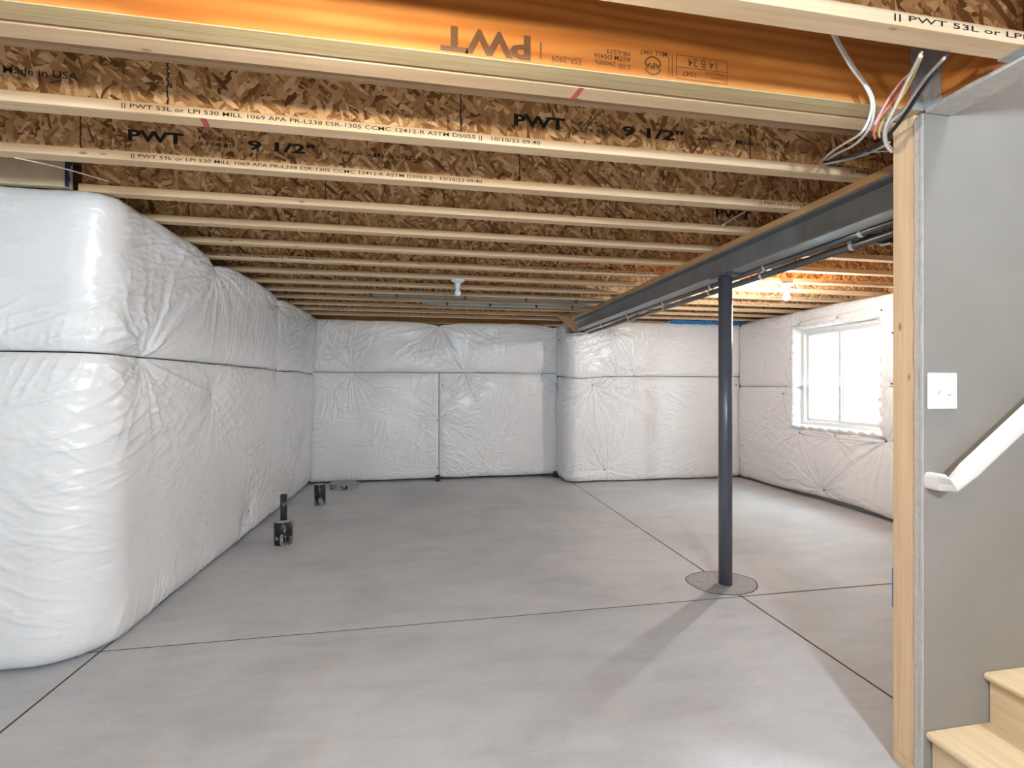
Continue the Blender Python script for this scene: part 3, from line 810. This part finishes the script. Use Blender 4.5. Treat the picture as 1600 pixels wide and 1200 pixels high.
# window wall: s runs from the back corner toward the camera
def right_path(s, z):
    return 4.71 + 0 * s, 6.56 - s, -1 + 0 * s, 0 * s
def pr(px, py, st=1.0, reach=0.2):
    p = at_x(px, py, 4.65); return (6.56 - p.y, p.z, st, reach)
pr_all = [pr(1219, 615, 0.9, 0.25), pr(1243, 507, 0.8, 0.2), pr(1304, 496, 0.8, 0.2), pr(1372, 484, 0.8, 0.2), pr(1231, 560, 0.9, 0.2), pr(1233, 607, 0.9, 0.2), pr(1245, 676, 0.9, 0.25), pr(1299, 682, 1, 0.25), pr(1378, 690, 1, 0.25), pr(1282, 766, 1, 0.5), pr(1388, 599, 0.8, 0.2), pr(1390, 520, 0.8, 0.2)]
wrect = (6.56 - WY1 - 0.01, 6.56 - WY0 + 0.01, WZ0 - 0.02, WZ1 + 0.02)
rs_ = pr(1170, 604)[1]
blanket('insulation_blanket', 'white vinyl-faced insulation around the upper part of the window', right_path, 0.03, 4.4, const(rs_ + 0.003), lambda s: 2.335 + 0.03 * fbm(s * 3, s * 0, 25, 3) - 0.05 * np.exp(-s / 0.3), [p for p in pr_all if p[1] > rs_ - 0.06], 401, open_rect=wrect)
blanket('insulation_blanket', 'white vinyl-faced insulation around the lower part of the window', right_path, 0.03, 4.4, lambda s: 0.02 + 0.035 * np.exp(-((s - 1.75) / 0.45) ** 2) + 0.03 * fbm(s * 3, s * 0, 90, 2), const(rs_ - 0.003), [p for p in pr_all if p[1] < rs_ + 0.06], 430, open_rect=wrect)
# ruffled plastic tucked round the opening
bm = bmesh.new(); random.seed(9)
loop = []
def seg_pts(a, b, n): return [(a[0] + (b[0] - a[0]) * i / n, a[1] + (b[1] - a[1]) * i / n) for i in range(n)]
co_ = [(WY1 - 0.003, WZ0 + 0.003), (WY1 - 0.003, WZ1 - 0.003), (WY0 + 0.003, WZ1 - 0.003), (WY0 + 0.003, WZ0 + 0.003)]
out_n = []
for i in range(4):
    loop += seg_pts(co_[i], co_[(i + 1) % 4], 60)
cyy, czz = (WY0 + WY1) / 2, (WZ0 + WZ1) / 2
rings = []
for q, (dx, off) in enumerate(((0.094, 0.0), (0.05, 0.002), (0.02, 0.004), (-0.015, 0.012), (-0.030, 0.030), (-0.018, 0.050), (0.02, 0.065))):
    rg = []
    for i, (y, z) in enumerate(loop):
        k = 0.012 if 0 < q else 0.0
        jit = k * (random.random() - 0.5) + (0.010 * math.sin(i * 0.9 + q) if q > 2 else 0)
        oy = (off + jit) * (1 if y > cyy else -1) * (1 if abs(abs(y - cyy) - (WY1 - WY0) / 2) < 0.02 else 0.0)
        oz = (off + jit) * (1 if z > czz else -1) * (1 if abs(abs(z - czz) - (WZ1 - WZ0) / 2) < 0.03 else 0.0)
        rg.append(bm.verts.new((4.68 + dx + jit * 0.8, y + oy, z + oz)))
    rings.append(rg)
for a, b in zip(rings, rings[1:]):
    for i in range(len(loop)):
        j = (i + 1) % len(loop); bm.faces.new([a[i], a[j], b[j], b[i]])
tag(obj('plastic_wrap', bm, M['vinyl'], smooth=True), 'ruffled white plastic folded back around the window opening', 'plastic sheet')
# blue sill foam and dark gap on top of the walls
bm = bmesh.new(); random.seed(3); x = 3.55
while x < 4.70:
    w = random.uniform(0.03, 0.09); h = random.uniform(0.015, 0.06)
    box(bm, x, x + w * 1.1, 6.47 + random.uniform(-0.02, 0.02), 6.66, ZJ - 0.028 - h * 0.4, ZJ - 0.001); x += w
tag(obj('sill_foam', bm, M['foam']), 'ragged bright blue foam on top of the jutting wall', 'foam')

# cream blocking and navy wrap over the left corner
tag(obj('rim_blocking', B(-4.05, -1.735, 2.66, 2.70, ZJ + 0.001, ZT - 0.001, bev=0.003), M['block']), 'cream board closing the joist space above the left corner', 'board')
bm = bmesh.new(); random.seed(4)
prof = [(-1.733 + random.uniform(-0.008, 0.012), ZJ + 0.002 + 0.019 * i) for i in range(12)]
prism(bm, [(-1.742, p[1]) for p in prof] + [(p[0] + 0.012, p[1]) for p in reversed(prof)], 'y', 2.655, 2.6595)
tag(obj('foam_strip', bm, M['navy']), 'crumpled dark blue strip at the end of the cream board', 'strip')
a, b, c = at_y(22, 246, 2.34), at_y(95, 262, 2.45), at_y(168, 283, 2.62)
tag(obj('string', T(catmull([a, b, c], 6), 0.0025, 6), M['cable_w']), 'thin pale string hanging between joists over the left corner', 'string')

# ------------------------------------------------------------------ window and window well
w = empty('window_1', (XW + 0.03, (WY0 + WY1) / 2, WZ0)); struct(w, 'white vinyl sliding window with two panes')
fx0, fx1 = XW - 0.01, XW + 0.07
fr = 0.048
def rect_frame(y0, y1, z0, z1, x0, x1, wdt):
    bm = bmesh.new()
    box(bm, x0, x1, y0, y1, z0, z0 + wdt, bev=0.004); box(bm, x0, x1, y0, y1, z1 - wdt, z1, bev=0.004)
    box(bm, x0, x1, y0, y0 + wdt, z0 + wdt * 0.9, z1 - wdt * 0.9, bev=0.004); box(bm, x0, x1, y1 - wdt, y1, z0 + wdt * 0.9, z1 - wdt * 0.9, bev=0.004)
    return bm
obj('window_frame', rect_frame(WY0, WY1, WZ0, WZ1, fx0, fx1, fr), M['vinylframe'], w)
ym = (WY0 + WY1) / 2 + 0.02
for (a, b, x) in ((WY0 + fr, ym + 0.02, fx0 + 0.012), (ym - 0.02, WY1 - fr, fx0 + 0.042)):
    s_ = obj('sash', rect_frame(a, b, WZ0 + fr, WZ1 - fr, x, x + 0.026, 0.034), M['vinylframe'], w)
    obj('pane', B(x + 0.010, x + 0.015, a + 0.03, b - 0.03, WZ0 + fr + 0.03, WZ1 - fr - 0.03)if False else B(x + 0.010, x + 0.015, a + 0.033, b - 0.033, WZ0 + fr + 0.033, WZ1 - fr - 0.033), M['glass'], s_)
# corrugated half-round well outside
bm = bmesh.new(); rows = []
nz_ = 120
for j in range(nz_ + 1):
    z = 0.35 + (2.75 - 0.35) * j / nz_
    row = []
    for i in range(41):
        a = math.pi * i / 40 - math.pi / 2
        rr = 1 + 0.022 * math.sin(z * 2 * math.pi / 0.105)
        row.append(bm.verts.new((XW + 0.21 + 0.98 * rr * math.cos(a), (WY0 + WY1) / 2 + 0.86 * rr * math.sin(a), z)))
    rows.append(row)
for a, b in zip(rows, rows[1:]):
    for i in range(40): bm.faces.new([a[i], a[i + 1], b[i + 1], b[i]])
o = obj('window_well', bm, M['well'], smooth=True)
sol = o.modifiers.new('thick', 'SOLIDIFY'); sol.thickness = 0.003
tag(o, 'pale corrugated half-round window well outside the window', 'window well')
bm = bmesh.new(); prism(bm, [(XW + 0.215 + 0.92 * math.cos(a), (WY0 + WY1) / 2 + 0.80 * math.sin(a)) for a in [math.pi * q / 24 - math.pi / 2 for q in range(25)]], 'z', 0.36, 0.5)
o = obj('gravel_bed', bm, M['gravel']); tag(o, 'gravel at the bottom of the window well', 'gravel'); o['kind'] = 'stuff'

# ------------------------------------------------------------------ stair wall
DY = 1.390; SXL = 1.712
bm = bmesh.new()
prism(bm, [(SXL, 0.0), (SX1 + 0.0, 0.0), (SX1, 4.9), (HX1 + 0.014, 4.9), (HX1 + 0.014, ZJ - 0.013), (SXL, ZJ - 0.013)], 'y', DY, DY + 0.0095)
wb = struct(obj('wall_stair', bm, M['drywall']))
bm = bmesh.new(); random.seed(12)                                     # rough gypsum edge at the end of the wall
zz = [0.0 + i * 0.06 for i in range(40)] 
pts0 = [(SXL - 0.0015 - random.uniform(0, 0.0025), z) for z in zz if z < ZJ - 0.02]
prism(bm, pts0 + [(SXL + 0.0, ZJ - 0.013), (SXL + 0.03, ZJ - 0.013), (SXL + 0.03, 0.0)], 'y', DY + 0.0096, DY + 0.030)
obj('board_edge', bm, M['gypsum'], wb)
bm = bmesh.new(); prism(bm, [(SXL - 0.004, z) for z in (0.0, ZJ - 0.013)] + [(SXL - 0.0005, ZJ - 0.013), (SXL - 0.0005, 0.0)], 'y', DY, DY + 0.0095); obj('board_edge', bm, M['gypsum'], wb)
tag(obj('wall_stud', B(SXL, SXL + 0.038, DY + 0.0305, DY + 0.112, 0.039, ZJ - 0.0395, bev=0.003), M['stud']), 'bare wooden end stud of the stair wall with knots', 'stud')
tag(obj('top_plate', B(SXL - 0.001, SX1, DY + 0.0305, DY + 0.112, ZJ - 0.039, ZJ - 0.001, bev=0.002, seg=1), M['flange']), 'wooden top plate of the stair wall under the veneer beam', 'plank')
tag(obj('bottom_plate', B(SXL - 0.001, SX1, DY + 0.0305, DY + 0.112, 0.0005, 0.0385, bev=0.002, seg=1), M['flange']), 'wooden bottom plate of the stair wall on the slab', 'plank')
ob = bmesh.new(); box(ob, SXL + 0.0385, SXL + 0.10, DY + 0.06, DY + 0.151, 0.55, 0.70, bev=0.003)
tag(obj('outlet_box', ob, M['boxblue']), 'blue plastic electrical box behind the end stud', 'electrical box')

# switch plate
pc = at_y(1470, 611, DY)
t = empty('light_switch', (pc.x, DY, pc.z - 0.064)); tag(t, 'white double light switch plate on the stair wall', 'switch')
obj('cover_plate', B(pc.x - 0.062, pc.x + 0.062, DY - 0.008, DY - 0.0002, pc.z - 0.064, pc.z + 0.064, bev=0.004), M['switch'], t)
for dx, dz in ((-0.023, 1), (0.023, -1)):
    bm = bmesh.new()
    prism(bm, [(DY - 0.008, pc.z - 0.012), (DY - 0.008, pc.z + 0.012), (DY - 0.022, pc.z + 0.006 + dz * 0.008), (DY - 0.022, pc.z - 0.004 + dz * 0.008)], 'x', pc.x + dx - 0.005, pc.x + dx + 0.005)
    obj('toggle', bm, M['switch'], t)
    for sz in (-0.03, 0.03):
        bm = bmesh.new(); tube(bm, [(pc.x + dx, DY - 0.0078, pc.z + sz), (pc.x + dx, DY - 0.0092, pc.z + sz)], 0.003, 10); obj('screw', bm, M['switch'], t)

# handrail
YR = DY - 0.075
e = at_y(1489, 757, YR)
slope = 0.735
t = empty('handrail', (e.x, YR, e.z)); tag(t, 'white painted handrail rising along the stair wall', 'handrail')
xe_ = 4.1
L = Vector((1, 0, slope)).normalized(); Nn = Vector((-L.z, 0, L.x))
def rail_sweep(bm, stations):
    rings = []
    for (p, u, v) in stations:                                     # u: sideways vector, v: up vector
        ring = []
        for q in range(16):
            a = 2 * math.pi * q / 16
            c_, s_ = math.cos(a), math.sin(a)
            c_ = math.copysign(abs(c_) ** 0.55, c_); s_ = math.copysign(abs(s_) ** 0.55, s_)
            ring.append(bm.verts.new(p + u * (0.021 * c_) + v * (0.029 * s_)))
        rings.append(ring)
    for a, b in zip(rings, rings[1:]):
        for q in range(16): bm.faces.new([a[q], a[(q + 1) % 16], b[(q + 1) % 16], b[q]])
    bm.faces.new(rings[0][::-1]); bm.faces.new(rings[-1]); bmesh.ops.recalc_face_normals(bm, faces=bm.faces[:])
p0 = Vector((e.x, YR, e.z))
bm = bmesh.new()
mit = Vector((1, 1, 0)).normalized()
rail_sweep(bm, [(p0 + Vector((-0.0, 0, 0)), Vector((1, 1, 0)) , Nn), (p0 + L * 0.08, Vector((0, 1, 0)), Nn), (p0 + L * ((xe_ - e.x) / L.x), Vector((0, 1, 0)), Nn)])
obj('rail', bm, M['white'], t, False)
bm = bmesh.new()
rail_sweep(bm, [(p0, Vector((1, 1, 0)), Nn), (p0 + Vector((-0.004, 0.03, 0)), Vector((1, 0, 0)), Vector((0, 0, 1))), (Vector((e.x - 0.004, DY - 0.0005, e.z)), Vector((1, 0, 0)), Vector((0, 0, 1)))])
obj('wall_return', bm, M['white'], t, False)
for xb in (2.45, 3.3, 3.95):
    zb_ = e.z + slope * (xb - e.x)
    bm = bmesh.new(); tube(bm, catmull([(xb, DY - 0.001, zb_ - 0.085), (xb, DY - 0.045, zb_ - 0.075), (xb, YR, zb_ - 0.034)], 5), 0.007, 8)
    obj('rail_bracket', bm, M['galv'], t, True)

# stairs rise toward +x
t = empty('staircase', (2.6, (SY0 + DY) / 2, 0)); tag(t, 'pale wooden stairs beside the stair wall', 'staircase')
nose = at_y(1536, 1050, DY)
RISE, RUN = nose.z / 2, 0.25
NST = 11
for i in range(1, NST + 1):
    xn = nose.x + RUN * (i - 2); z = RISE * i
    bm = bmesh.new()
    r_ = 0.014
    prof = [(xn + RUN + 0.026, z), (xn + r_, z)] + [(xn + r_ - r_ * math.sin(a), z - r_ + r_ * math.cos(a)) for a in [math.pi * q / 8 for q in range(1, 8)]] + [(xn + r_, z - 2 * r_), (xn + RUN + 0.026, z - 2 * r_)]
    prism(bm, prof, 'y', SY0 + 0.01, DY - 0.002); obj('tread', bm, M['tread'], t)
    obj('riser', B(xn + 0.026, xn + 0.042, SY0 + 0.012, DY - 0.003, z - RISE + 0.0005, z - 2 * r_ - 0.0005), M['tread'], t)
for y in (SY0 + 0.05, DY - 0.09):
    bm = bmesh.new(); x1_ = nose.x + RUN * (NST - 1) 
    prof = [(nose.x - RUN + 0.07, 0.0)] + [(nose.x - RUN + 0.07, 0.012), (x1_, RISE * NST - 0.045), (x1_, RISE * NST - 0.33), (nose.x - RUN + 0.50, 0.0)]
    prism(bm, prof, 'y', y, y + 0.04); obj('stringer', bm, M['tread'], t)
# upper stairwell shell
bm = bmesh.new()
box(bm, HX1 + 0.014, SX1 + 0.1, SY0 - 0.1, SY0 - 0.001, ZT + 0.021, 4.9); box(bm, SX1 + 0.001, SX1 + 0.1, SY0, DY, ZT + 0.021, 4.9)
box(bm, HX0, HX1 + 0.013, SY0 - 0.1, DY, ZT + 0.021, 4.9); box(bm, HX0, SX1 + 0.1, SY0 - 0.1, DY + 0.02, 4.901, 5.0)
struct(obj('wall_upper_stairwell', bm, M['room']))
t = empty('stair_fill_light', (2.7, 0.92, 4.80)); tag(t, 'added round fill light on the ceiling over the stairs', 'lamp')  # unseen fitting, added to brighten the stairwell
bm = bmesh.new(); lathe(bm, [(0.17, 0.07), (0.17, 0.10)], 2.7, 0.92, 4.80); obj('base', bm, M['white'], t)
bm = bmesh.new(); lathe(bm, [(0.0, 0.0), (0.08, 0.012), (0.14, 0.04), (0.16, 0.07)], 2.7, 0.92, 4.80); obj('diffuser', bm, M['lens'], t, True)

# ------------------------------------------------------------------ bulbs
def bulb_lamp(x, y, label, mat, holder, R=0.030, z=ZJ, wide=0.062, deep=0.03):
    t = empty('bulb_lamp', (x, y, z - 0.16)); tag(t, label, 'lamp')
    bm = bmesh.new(); lathe(bm, [(0.0, -deep), (wide * 0.55, -deep), (wide * 0.95, -deep * 0.5), (wide, -0.006), (wide, 0.0)], x, y, z - 0.0005, 28); obj('lampholder', bm, M[holder], t, True)
    bm = bmesh.new(); lathe(bm, [(0.021, -deep - 0.045), (0.024, -deep - 0.04), (0.024, -deep - 0.001)], x, y, z, 24); obj('socket', bm, M[holder], t, False)
    zc = z - deep - 0.045 - R * 1.55
    prof = [(0.0, zc - R)] + [(R * math.sin(a), zc - R * math.cos(a)) for a in [math.pi * q / 12 for q in range(1, 9)]] + [(R * 0.62, zc + R * 0.95), (0.015, zc + R * 1.5), (0.014, zc + R * 1.56)]
    bm = bmesh.new(); lathe(bm, prof, x, y, 0, 24); obj('bulb', bm, M[mat], t, True)
p = at_z(715, 438, ZJ); 
bulb_lamp(p.x, JY(7) + 0.032, 'unlit bulb in a white lampholder under the middle joists', 'bulb_off', 'porcelain')
p = at_z(1245, 436, ZJ)
bulb_lamp(p.x, JY(6) - 0.0, 'glowing bulb in a grey lampholder beyond the steel beam', 'bulb_far', 'holder', wide=0.055, deep=0.05)
bulb_lamp(-0.25, JY(-2) + 0.032, 'glowing bulb under the joists on the near side of the orange beam', 'bulb_near', 'porcelain', deep=0.10)
bulb_lamp(-2.6, JY(-10) + 0.032, 'added fill bulb far behind the orange beam, away from the stairs', 'fill_back', 'porcelain')  # unseen bulb, added to lift the overall brightness
bulb_lamp(0.2, JY(-10) + 0.032, 'added fill bulb far behind the orange beam, on the stair side', 'fill_back', 'porcelain')  # second added bulb, out of view, for the same fill
bulb_lamp(0.75, JY(-6) + 0.032, 'large added fill globe bulb under the joists near the stairs', 'fill_side', 'porcelain', R=0.075)  # out-of-view globe, added as fill for left wall and floor

# ------------------------------------------------------------------ cables
def cable(px, mat, label, r=0.0048, flat=1.0, n=8):
    pts = [at_y(a, b, y) for a, b, y in px]
    tag(obj('cable', T(catmull(pts, n), r, 8, flat), M[mat], smooth=True), label, 'cable')
Yf = LY0 - 0.02
cable([(1285, 20, 1.30), (1307, 66, 1.32), (1330, 105, 1.33), (1352, 135, 1.335), (1362, 160, 1.34), (1358, 185, 1.35), (1345, 208, 1.38), (1320, 224, 1.50), (1300, 237, 1.70), (1287, 249, 1.86)], 'cable_w', 'white cable looping down past the veneer beam end, the outer strand', 0.0045)
cable([(1290, 18, 1.31), (1311, 66, 1.325), (1334, 105, 1.335), (1355, 135, 1.34), (1365, 160, 1.345), (1362, 190, 1.36), (1350, 212, 1.42), (1332, 228, 1.55), (1312, 238, 1.72), (1290, 251, 1.87)], 'cable_w', 'white cable looping down past the veneer beam end, the inner strand', 0.0045)
cable([(1288, 254, 1.87), (1320, 246, 1.75), (1350, 236, 1.60), (1378, 222, 1.50), (1394, 205, 1.45), (1415, 178, 1.36), (1440, 140, 1.27), (1462, 108, 1.20), (1480, 86, 1.13)], 'cable_k', 'thick black cable running under the joists to the stair header', 0.0065)
cable([(1286, 257, 1.87), (1320, 250, 1.75), (1352, 241, 1.60), (1376, 231, 1.52), (1390, 222, 1.48)], 'cable_g', 'grey cable lying against the thick black one', 0.0045)
cable([(1440, 82, 1.15), (1424, 112, 1.22), (1408, 128, 1.27), (1390, 152, 1.32), (1376, 176, 1.345), (1366, 196, 1.36)], 'cable_p', 'pink cable fanning out beside the steel bracket', 0.0042)
cable([(1438, 84, 1.15), (1426, 108, 1.21), (1412, 135, 1.27), (1396, 158, 1.32), (1376, 182, 1.35), (1366, 205, 1.37), (1367, 217, 1.39)], 'cable_r', 'red cable fanning out beside the steel bracket', 0.0042)
cable([(1440, 88, 1.15), (1422, 128, 1.25), (1400, 165, 1.33), (1380, 188, 1.37), (1373, 205, 1.39), (1374, 214, 1.41)], 'cable_y', 'yellow cable fanning out beside the steel bracket', 0.0042)
cable([(1438, 86, 1.14), (1426, 110, 1.20), (1410, 142, 1.27), (1394, 176, 1.33), (1384, 196, 1.37), (1381, 214, 1.41), (1386, 230, 1.45), (1393, 238, 1.50)], 'cable_w', 'white cable curling round the top of the end stud', 0.0045)
cable([(1476, 90, 1.13), (1450, 118, 1.20), (1430, 145, 1.27), (1408, 176, 1.34), (1390, 192, 1.37), (1384, 208, 1.40), (1386, 224, 1.44), (1394, 234, 1.50)], 'cable_g', 'beige cable bundled over the thick black one', 0.0048)
cable([(1334, 240, 1.75), (1362, 238, 1.62), (1394, 236, 1.52)], 'cable_w', 'thin white wire stretched behind the end stud', 0.002)
cable([(1203, 302, 2.27), (1222, 290, 2.27), (1250, 276, 2.27)], 'cable_p', 'short pale cable end poking past the second joist', 0.006)
cable([(1129, 352, 2.66), (1146, 341, 2.66), (1165, 330, 2.66)], 'cable_w', 'short white cable end poking past the third joist', 0.006)

# ------------------------------------------------------------------ drain stubs in the floor
def ring_pipe(bm, x, y, z0, z1, r, wall=0.006, n=28):
    lathe(bm, [(r, z0), (r, z1), (r - wall, z1), (r - wall, z1 - 0.05), (0.0, z1 - 0.05)], x, y, 0, n)
p = at_z(439, 853, 0); y0 = p.y + 0.07; x0 = p.x
t = empty('drain_pipe', (x0, y0, 0)); tag(t, 'black drain stub with a thinner pipe standing on it', 'pipe')
bm = bmesh.new(); lathe(bm, [(0.076, -0.01), (0.076, 0.195), (0.070, 0.20), (0.0, 0.203)], x0, y0, 0, 32); obj('drain_body', bm, M['pipe'], t)
bm = bmesh.new(); lathe(bm, [(0.074, 0.199), (0.05, 0.207), (0.0, 0.208)], x0, y0, 0, 32); obj('grout_cap', bm, M['grout'], t)
bm = bmesh.new(); ring_pipe(bm, x0, y0 + 0.01, 0.204, 0.43, 0.029, 0.004); obj('riser_pipe', bm, M['gas'], t)
for c in t.children:
    for q in c.data.polygons: q.use_smooth = abs(q.normal.z) < 0.5
p = at_z(498, 790, 0); x0, y0 = p.x, p.y + 0.06
t = empty('drain_pipe', (x0, y0, 0)); tag(t, 'plain black drain stub near the back left corner', 'pipe')
bm = bmesh.new(); lathe(bm, [(0.063, -0.01), (0.063, 0.235), (0.058, 0.238)], x0, y0, 0, 32); o = obj('drain_body', bm, M['pipe'], t)
for q in o.data.polygons: q.use_smooth = abs(q.normal.z) < 0.5
bm = bmesh.new(); lathe(bm, [(0.0585, 0.2385), (0.04, 0.242), (0.0, 0.243)], x0, y0, 0, 32); obj('grout_cap', bm, M['grout'], t)
# flat tub box: concrete top with black rim
p = at_z(535, 766, 0); x0, y0 = p.x + 0.0, p.y + 0.14
t = empty('drain_box', (x0, y0, 0)); tag(t, 'low black-rimmed drain box filled with concrete by the back wall', 'drain')
random.seed(2); bm = bmesh.new(); pts = [(x0 + 0.18 * math.cos(a) * (1 + random.uniform(-.07, .07)), y0 + 0.15 * math.sin(a) * (1 + random.uniform(-.07, .07))) for a in [2 * math.pi * i / 16 for i in range(16)]]
prism(bm, pts, 'z', -0.005, 0.06); obj('box_rim', bm, M['pipe'], t)
bm = bmesh.new(); prism(bm, [(x0 + (a - x0) * 1.05, y0 + (b - y0) * 1.05) for a, b in pts], 'z', 0.0605, 0.078)
bmesh.ops.bevel(bm, geom=bm.edges[:], offset=0.006, segments=2, affect='EDGES'); obj('concrete_top', bm, M['grout'], t)
# small dark openings at the foot of the back wall
for px, py, lab in ((684, 745, 'dark stub of pipe at the foot of the back wall seam'), (866, 738, 'dark stub of pipe at the foot of the inner back corner')):
    q = at_z(px, py + 6, 0); bm = bmesh.new(); lathe(bm, [(0.035, 0.0), (0.035, 0.085), (0.028, 0.09), (0.028, 0.06), (0.0, 0.06)], q.x, 7.045, 0, 16)
    tag(obj('pipe_stub', bm, M['gas']), lab, 'pipe')
